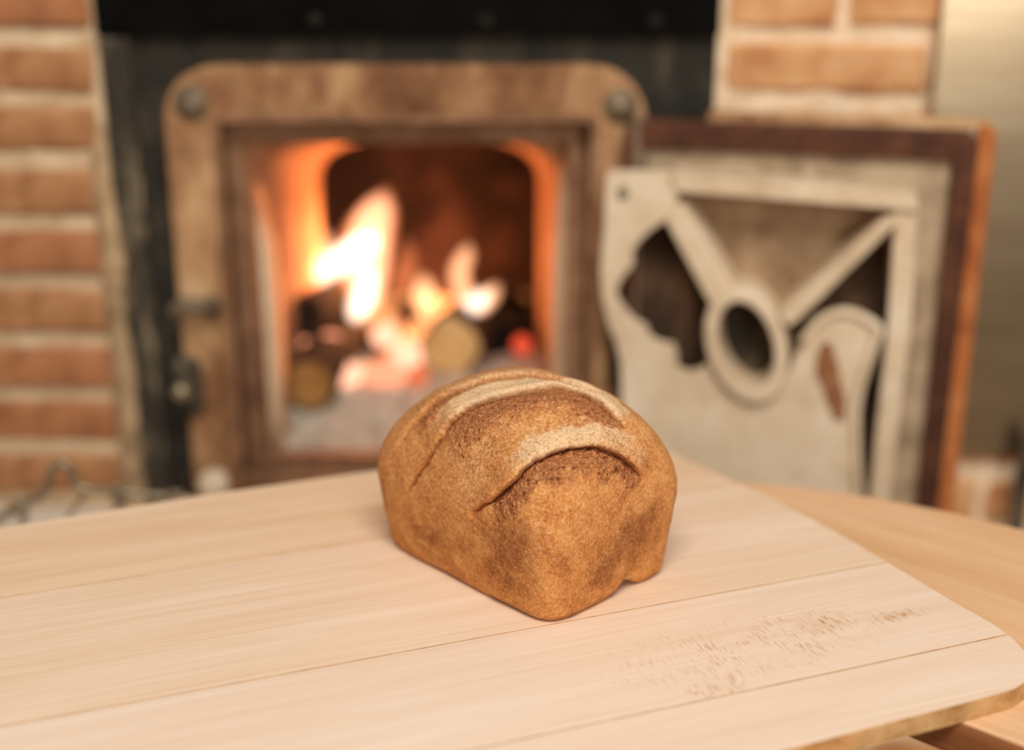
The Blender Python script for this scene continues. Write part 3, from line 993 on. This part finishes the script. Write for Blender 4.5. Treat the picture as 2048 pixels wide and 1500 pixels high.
def clip(poly, c0, keep_above):
    out = []
    n = len(poly)
    for i in range(n):
        a, b = poly[i], poly[(i + 1) % n]
        ia = (a[1] >= c0) == keep_above
        ib = (b[1] >= c0) == keep_above
        if ia:
            out.append(a)
        if ia != ib:
            t = (c0 - a[1]) / (b[1] - a[1])
            out.append((a[0] + (b[0] - a[0]) * t, c0))
    return out
M['plank_edge'] = patchy('plank_end_grain', [lin(150, 104, 58), lin(196, 150, 98), lin(222, 182, 132)], 45, 0.8, stretch=(1, 1, 1.5))
board = thing('bread_board', (0, 0, TZ), 'large pale plank bread board under the loaf', 'board', rz=ba)
fl0 = Vector(atZ(1500, 1290, BZ)[:2])
fl1 = Vector(atZ(1790, 1232, BZ)[:2])
fl2 = Vector(atZ(1440, 1375, BZ)[:2])
fl3 = Vector(atZ(1640, 1250, BZ)[:2])
lo = lambda p: (p.dot(bd), p.dot(bn))
FLK = [(*lo(fl0), 0.12, 0.045, 0.6), (*lo(fl3), 0.035, 0.02, 1.05), (*lo(fl1), 0.03, 0.010, 1.15), (*lo(fl2), 0.03, 0.016, 0.9)]
pale = [lin(226, 193, 162), lin(235, 206, 178), lin(240, 213, 188), lin(244, 221, 198)]
pale2 = [lin(228, 198, 170), lin(237, 210, 186), lin(241, 217, 195), lin(245, 224, 206)]
warm = [lin(222, 184, 146), lin(232, 199, 165), lin(237, 207, 176), lin(241, 215, 188)]
cuts = [-9, lo(Vector(atZ(1500, 1380, BZ)[:2]))[1], lo(Vector(atZ(1300, 1212, BZ)[:2]))[1], lo(Vector(atZ(350, 1141, BZ)[:2]))[1], 9]
mats = [wood('plank_wood_a', pale2, 150, 8), wood('plank_wood_b', pale2, 150, 9, flecks=FLK), wood('plank_wood_c', pale, 130, 10), wood('plank_wood_d', warm, 120, 9)]
for k in range(4):
    poly = clip(clip(OL, cuts[k] + 0.00028, True), cuts[k + 1] - 0.00028, False)
    o = local_part('plank', prism_bm(poly, lambda a, b: (a, b, 0.0), lambda a, b: (a, b, BT)), mats[k], board)
    o.data.materials.append(M['plank_edge'])
    for f in o.data.polygons:
        if abs(f.normal.z) < 0.5:
            f.material_index = 1
    m = o.modifiers.new('bevel', 'BEVEL')
    m.width, m.segments, m.limit_method, m.angle_limit = 0.0003, 1, 'ANGLE', math.radians(50)

# ---------------------------------------------------------------- the loaf
BA = math.radians(133)
AX = Vector((math.cos(BA), math.sin(BA)))                  # long axis, away from the camera
BX = Vector((AX.y, -AX.x))                                 # across, to the right rear
P0 = Vector((0.0245, 0.7735))
LH, WH, HT = 0.0935, 0.0660, 0.1450
BC = P0 + AX * LH + BX * WH
AXn = np.array([AX.x, AX.y, 0])
BXn = np.array([BX.x, BX.y, 0])
BCn = np.array([BC.x, BC.y, BZ])
def to_local(P):
    D = P - BCn
    return np.stack([D @ AXn, D @ BXn, D[:, 2]], 1)
def loafF(Q):
    """< 0 inside; Q local (along, across, up)"""
    p, q, z = Q[:, 0], Q[:, 1], Q[:, 2]
    t = np.clip(z / 0.085, 0, 1)
    flare = 0.0095 * np.sin(t * math.pi / 2)
    foot = 0.0035 * np.clip(1 - z / 0.007, 0, 1) ** 2
    w = WH - 0.001 + flare - foot
    l = LH - 0.001 + flare * 0.75 - foot
    # front end a little lower than the crown
    ht = HT + 0.001 * sstep(0.0, -0.06, p) - 0.010 * sstep(0.0, 0.085, p) - 0.003 * sstep(0.02, 0.06, q)
    z0 = 0.062
    T = np.clip((z - z0) / (ht - z0), 0, 3)
    n = 8.0 - 4.7 * np.clip(T * 1.3 + 0.05, 0, 1)
    k = 2.5
    e = (np.abs(p / l) ** (n + 0.8) + np.abs(q / w) ** n) ** (k / n) + T ** k - 1
    return np.maximum(e, -z * 100)
NG = 320
ii, jj = np.meshgrid(np.arange(NG + 1), np.arange(NG + 1), indexing='ij')
faces_v = []
quads = []
key_all = []
for ax in range(3):
    for sgn in (0, NG):
        g = np.zeros((NG + 1, NG + 1, 3), int)
        o1, o2 = [a for a in range(3) if a != ax]
        g[..., ax] = sgn
        g[..., o1] = ii
        g[..., o2] = jj
        key_all.append(g.reshape(-1, 3))
        base = len(key_all) - 1
        off = base * (NG + 1) ** 2
        idx = (np.arange((NG + 1) ** 2) + off).reshape(NG + 1, NG + 1)
        qd = np.stack([idx[:-1, :-1], idx[1:, :-1], idx[1:, 1:], idx[:-1, 1:]], -1).reshape(-1, 4)
        if (sgn > 0) == (ax == 1):
            qd = qd[:, ::-1]
        quads.append(qd)
keys = np.concatenate(key_all)
uk, inv = np.unique(keys, axis=0, return_inverse=True)
inv = inv.reshape(-1)
quads = inv[np.concatenate(quads)]
cubep = uk / NG * 2 - 1
cubep = np.tan(cubep * 0.70) / math.tan(0.70)
dirs = cubep * np.array([LH, WH, 0.062])
CEN = np.array([0, 0, 0.058])
dirs = dirs / np.linalg.norm(dirs, axis=1)[:, None]
lo_r = np.zeros(len(dirs))
hi_r = np.full(len(dirs), 0.2)
for _ in range(26):
    mr = (lo_r + hi_r) / 2
    ins = loafF(CEN + dirs * mr[:, None]) < 0
    lo_r = np.where(ins, mr, lo_r)
    hi_r = np.where(ins, hi_r, mr)
Q = CEN + dirs * lo_r[:, None]
def grad(Q):
    e = 4e-4
    g = np.stack([loafF(Q + np.eye(3)[k] * e) - loafF(Q - np.eye(3)[k] * e) for k in range(3)], 1)
    return g / (np.linalg.norm(g, axis=1)[:, None] + 1e-12)
NB = grad(Q)

# slashes: traced where they run over the dome
CR = 0.37342
def resurface(p):
    d = p - CEN
    d = d / np.linalg.norm(d)
    a, b = 0.0, 0.2
    for _ in range(26):
        m = (a + b) / 2
        if loafF((CEN + d * m)[None])[0] < 0:
            a = m
        else:
            b = m
    return CEN + d * a
def hit(cx, cy):
    d = ray(720 + cx * CR, 700 + cy * CR)
    ts = np.linspace(0.7, 1.25, 1400)
    P = np.array([0, 0, CAMZ]) + np.outer(ts, np.array(d))
    f = loafF(to_local(P))
    k = np.argmax(f < 0)
    if f[k] < 0:
        return to_local(P[k:k + 1])[0]
    return resurface(to_local(P[[np.argmin(f)]])[0])
S1c = [(230, 805), (300, 680), (370, 575), (425, 470), (500, 352), (600, 284), (720, 240), (850, 207), (970, 192), (1090, 190), (1200, 214), (1300, 268), (1380, 345), (1445, 425)]
S2c = [(580, 915), (640, 842), (715, 765), (800, 690), (860, 622), (920, 575), (1010, 530), (1110, 508), (1230, 490), (1340, 508), (1430, 556), (1500, 636), (1528, 705)]
def smooth_line(c, n=46):
    return [hit(x, y) for x, y in spline(c, n)]
S1 = [h for h in smooth_line(S1c) if h is not None]
S2 = [h for h in smooth_line(S2c) if h is not None]
S3 = [resurface(p + np.array([0.040, -0.002, 0.002])) for p in S1[6:]]
def measure(S):
    """signed distance to a curve (positive on the camera-end side), position along it 0..1"""
    S = np.array(S)
    best = np.full(len(Q), 1e9)
    sd = np.zeros(len(Q))
    ee = np.zeros(len(Q))
    sidev = np.zeros((len(Q), 3))
    nseg = len(S) - 1
    near = np.where((Q[:, 2] > 0.02))[0]
    Qn, Nn = Q[near], NB[near]
    bb = best[near]; ss = sd[near]; e2 = ee[near]; sv = sidev[near]
    for i in range(nseg):
        a, b = S[i], S[i + 1]
        ab_ = b - a
        t = np.clip(((Qn - a) @ ab_) / (ab_ @ ab_), 0, 1)
        C = a + t[:, None] * ab_
        D = Qn - C
        dd = np.linalg.norm(D, axis=1)
        side = -np.cross(np.broadcast_to(ab_ / np.linalg.norm(ab_), Nn.shape), Nn)
        sgn = np.sign((D * side).sum(1))
        m = dd < bb
        bb = np.where(m, dd, bb)
        ss = np.where(m, sgn * dd, ss)
        e2 = np.where(m, (i + t) / nseg, e2)
        sv = np.where(m[:, None], side, sv)
    best[near] = bb; sd[near] = ss; ee[near] = e2; sidev[near] = sv
    return sd, ee, sidev, best
rawN = fbm(Q, 95, 4, 3)
coarse = fbm(Q, 28, 3, 21)
disp = (coarse - 0.5) * 0.0035 + (rawN - 0.5) * 0.0011
shift = np.zeros_like(Q)
crumb = np.zeros(len(Q))
flour = np.zeros(len(Q))
wob = (fbm(Q, 160, 3, 33) - 0.5)
def slash(S, depth, lipup, wc, cw, fw, tail, end_fade, over, fl_amt):
    global disp, shift, crumb, flour
    s, e, side, dist = measure(S)
    s = s + wob * 0.0035
    env = sstep(0.0, tail, e) * sstep(1.0, 1.0 - end_fade, e)
    openw = sstep(tail * 0.75, tail * 1.5, e) * sstep(1.0, 1.0 - end_fade, e)
    inside = (e > 0.002) & (e < 0.998)
    inside = np.where(inside, 1.0, np.exp(-(dist / 0.004) ** 2))
    front = sstep(-0.0006, 0.0008, s)
    prof = front * np.exp(-np.clip(s, 0, 1) / (wc * 0.55))
    disp -= depth * openw * prof * inside
    disp += lipup * openw * (1 - front) * np.exp(-(s / 0.008) ** 2) * inside
    # bulge where the crumb has risen beyond the cut
    disp += 0.0022 * openw * np.exp(-((s - wc * 1.25) / (wc * 0.5)) ** 2) * inside
    # fine crack towards the ends
    crack = np.exp(-(s / 0.0015) ** 2) * sstep(0.0, 0.05, e) * sstep(1.0, 0.93, e)
    disp -= 0.0060 * crack * (1 - openw * 0.6) * inside
    ov = (1 - front) * np.exp(-(s / 0.0045) ** 2) * openw * inside
    shift += side * (ov * over)[:, None]
    zone = front * sstep(cw * 1.3, cw * 0.75, s + wob * 0.02) * sstep(tail * 0.7, tail * 1.35, e) * sstep(1.0, 0.97, e)
    crumb = np.maximum(crumb, zone)
    fb_ = (1 - front) * sstep(-fw * 1.25, -fw * 0.6, s + wob * 0.01) * sstep(0.06, 0.42, e) * sstep(1.02, 0.9, e)
    crumb = crumb * (1 - fb_)
    flour = np.maximum(flour, fb_ * fl_amt)
    return s, e
s3, e3 = slash(S3, 0.006, 0.0015, 0.013, 0.018, 0.016, 0.12, 0.12, 0.001, 0.6)
s1, e1 = slash(S1, 0.0066, 0.0026, 0.0200, 0.034, 0.020, 0.22, 0.10, 0.0034, 1.0)
s2, e2 = slash(S2, 0.0100, 0.0030, 0.0150, 0.022, 0.016, 0.11, 0.12, 0.0040, 0.95)
up = sstep(0.25, 0.8, NB[:, 2])
flour = np.clip(flour * (0.35 + 0.65 * up), 0, 1)
flour = np.maximum(flour, 0.30 * sstep(0.1, 0.7, NB[:, 2]) * (1 - crumb))
flour = np.maximum(flour, 0.20 * sstep(0.02, 0.075, Q[:, 2]))
flour = np.maximum(flour, 0.42 * sstep(0.05, 0.09, Q[:, 2]) * np.exp(-((Q[:, 0] + 0.02) / 0.03) ** 2) * sstep(0.0, -0.045, Q[:, 1]))
flour *= (1 - 0.75 * crumb)
# torn crumb relief with pores
cr = fbm(Q * np.array([1, 0.55, 1]), 330, 3, 41)
disp += crumb * ((cr - 0.5) * 0.0036 + (fbm(Q, 700, 2, 45) - 0.5) * 0.0014)
rngp = np.random.RandomState(5)
cand = np.where(crumb > 0.6)[0]
pore = np.zeros(len(Q))
if len(cand):
    for c in rngp.choice(cand, 190, replace=False):
        r = rngp.choice([0.0006, 0.0008, 0.0012, 0.0019], p=[0.4, 0.35, 0.2, 0.05])
        D = (Q - Q[c])
        m = np.where(np.abs(D[:, 0]) < 0.006)[0]
        dd = np.linalg.norm(D[m] * np.array([1.3, 0.75, 1.3]), axis=1)
        g = np.exp(-(dd / r) ** 2)
        disp[m] -= (0.0012 + r) * g
        pore[m] = np.maximum(pore[m], g)
# dent at the foot of the near end and the crease above it
dn = np.exp(-((Q[:, 1] - 0.019) / 0.0085) ** 2) * sstep(-0.04, -0.075, Q[:, 0])
disp -= 0.0042 * dn * sstep(0.034, 0.004, Q[:, 2])
lift = 0.0075 * np.exp(-((Q[:, 1] - 0.014) / 0.012) ** 2) * sstep(-0.050, -0.082, Q[:, 0]) * sstep(0.02, 0.0, Q[:, 2])
# undulating underside along the long side
und = 0.0012 * (np.sin(Q[:, 0] * 90) * 0.5 + 0.5) * sstep(0.01, 0, Q[:, 2]) * sstep(-0.03, -0.05, Q[:, 1])
disp *= np.where(NB[:, 2] < -0.5, 0.25, 1.0)
R_ = Q + NB * disp[:, None] + shift
R_[:, 2] += lift + und
R_[:, 2] -= R_[:, 2].min()
# bake: darker where the crust touched the tin
bake = 0.26 * sstep(0.088, 0.05, Q[:, 2]) * sstep(0.0, 0.012, Q[:, 2])
def blob(p, q, z, r, a):
    return a * np.exp(-(((Q[:, 0] - p) ** 2 + (Q[:, 1] - q) ** 2 + (Q[:, 2] - z) ** 2) / r ** 2))
hits = [(790, 1080, 120, 0.95), (760, 1200, 90, 0.7), (1440, 1010, 140, 0.85), (1290, 1190, 90, 0.85), (420, 1030, 120, 0.6), (1560, 930, 90, 0.6), (880, 960, 90, 0.5), (1090, 1130, 60, 0.4), (300, 980, 90, 0.4)]
for cx, cy, rc, a in hits:
    h = hit(cx, cy)
    if h is not None:
        bake = bake + blob(h[0], h[1], h[2], rc * CR * 1.15 / FPX, a)
bake = np.clip(bake, 0, 1)
wP = R_ * np.array([1, -1, 1])
quads = quads[:, ::-1]
me = bpy.data.meshes.new('bread_loaf')
me.vertices.add(len(wP))
me.vertices.foreach_set('co', wP.astype(np.float32).ravel())
me.loops.add(len(quads) * 4)
me.loops.foreach_set('vertex_index', quads.astype(np.int32).ravel())
me.polygons.add(len(quads))
me.polygons.foreach_set('loop_start', np.arange(0, len(quads) * 4, 4, dtype=np.int32))
me.polygons.foreach_set('loop_total', np.full(len(quads), 4, dtype=np.int32))
me.update(calc_edges=True)
me.validate()
for nm, arr in (('flour', flour), ('crumb', crumb), ('bake', bake), ('pore', pore)):
    at = me.attributes.new(nm, 'FLOAT', 'POINT')
    at.data.foreach_set('value', arr.astype(np.float32))

q = N('bread_crust')
vec = q.coords()
n_f = q.noise(vec, 1500, 2, 0.6)
n_m = q.noise(vec, 430, 4, 0.68)
n_l = q.noise(vec, 55, 5, 0.65)
base = q.ramp(q.math('ADD', q.math('MULTIPLY', n_m, 0.55), q.math('MULTIPLY', n_l, 0.45)),
              [(0.34, lin(142, 80, 37)), (0.46, lin(192, 122, 62)), (0.57, lin(213, 148, 84)), (0.68, lin(232, 178, 118))])
bk = q.attr('bake')
n_b = q.noise(vec, 75, 6, 0.72)
bkf = q.math('MULTIPLY', q.math('ADD', q.math('MULTIPLY', bk, 0.75), q.math('MULTIPLY', q.math('SUBTRACT', n_b, 0.56), 2.6)), 1.15, True)
bkf = q.math('MULTIPLY', bkf, q.math('ADD', 0.35, bk), True)
bkf = q.math('MULTIPLY', bkf, q.ramp(q.math('ADD', q.math('MULTIPLY', n_m, 0.5), q.math('MULTIPLY', n_f, 0.5)), [(0.40, (1, 1, 1)), (0.60, (0.55, 0.55, 0.55))]))
spk = q.ramp(n_f, [(0.56, (0, 0, 0)), (0.68, (1, 1, 1))])
base = q.mix(q.math('MULTIPLY', spk, 0.5), base, lin(228, 178, 122))
dk = q.ramp(q.noise(vec, 420, 3, 0.7), [(0.30, (1, 1, 1)), (0.40, (0, 0, 0))])
base = q.mix(q.math('MULTIPLY', dk, 0.6), base, lin(112, 62, 30))
cb_ = q.ramp(q.math('ADD', q.math('MULTIPLY', n_m, 0.6), q.math('MULTIPLY', n_f, 0.4)),
             [(0.36, lin(112, 62, 34)), (0.47, lin(158, 96, 54)), (0.57, lin(184, 120, 72)), (0.66, lin(232, 186, 138))])
cr_ = q.attr('crumb')
base = q.mix(cr_, base, cb_)
fl = q.attr('flour')
thr = q.math('SUBTRACT', q.math('ADD', fl, q.math('MULTIPLY', q.math('SUBTRACT', q.math('ADD', q.math('MULTIPLY', n_f, 0.6), q.math('MULTIPLY', n_m, 0.4)), 0.5), 4.2)), 0.34)
flm = q.math('MULTIPLY', thr, 1.25, True)
base = q.mix(q.math('MULTIPLY', flm, 0.85), base, lin(232, 204, 164))
base = q.mix(q.math('MULTIPLY', bkf, 0.8), base, lin(122, 62, 28))
base = q.mix(q.math('MULTIPLY', q.attr('pore'), 0.7), base, lin(96, 54, 30))
q.color(base)
q.rm(0.82, 0.0, 0.22)
hgt_ = q.math('ADD', q.math('MULTIPLY', n_f, 0.5), q.math('MULTIPLY', n_m, 0.9))
q.bump(hgt_, 0.55, 0.0011)
loaf = link('bread_loaf', me, q.m, None, True)
loaf.location = (BC.x, BC.y, BZ)
# local mesh axes: x = long axis, y = across, z = up
loaf.rotation_euler = (0, 0, BA)
tag(loaf, 'brown tin loaf with floured slashed crust standing on the pale board', 'bread')
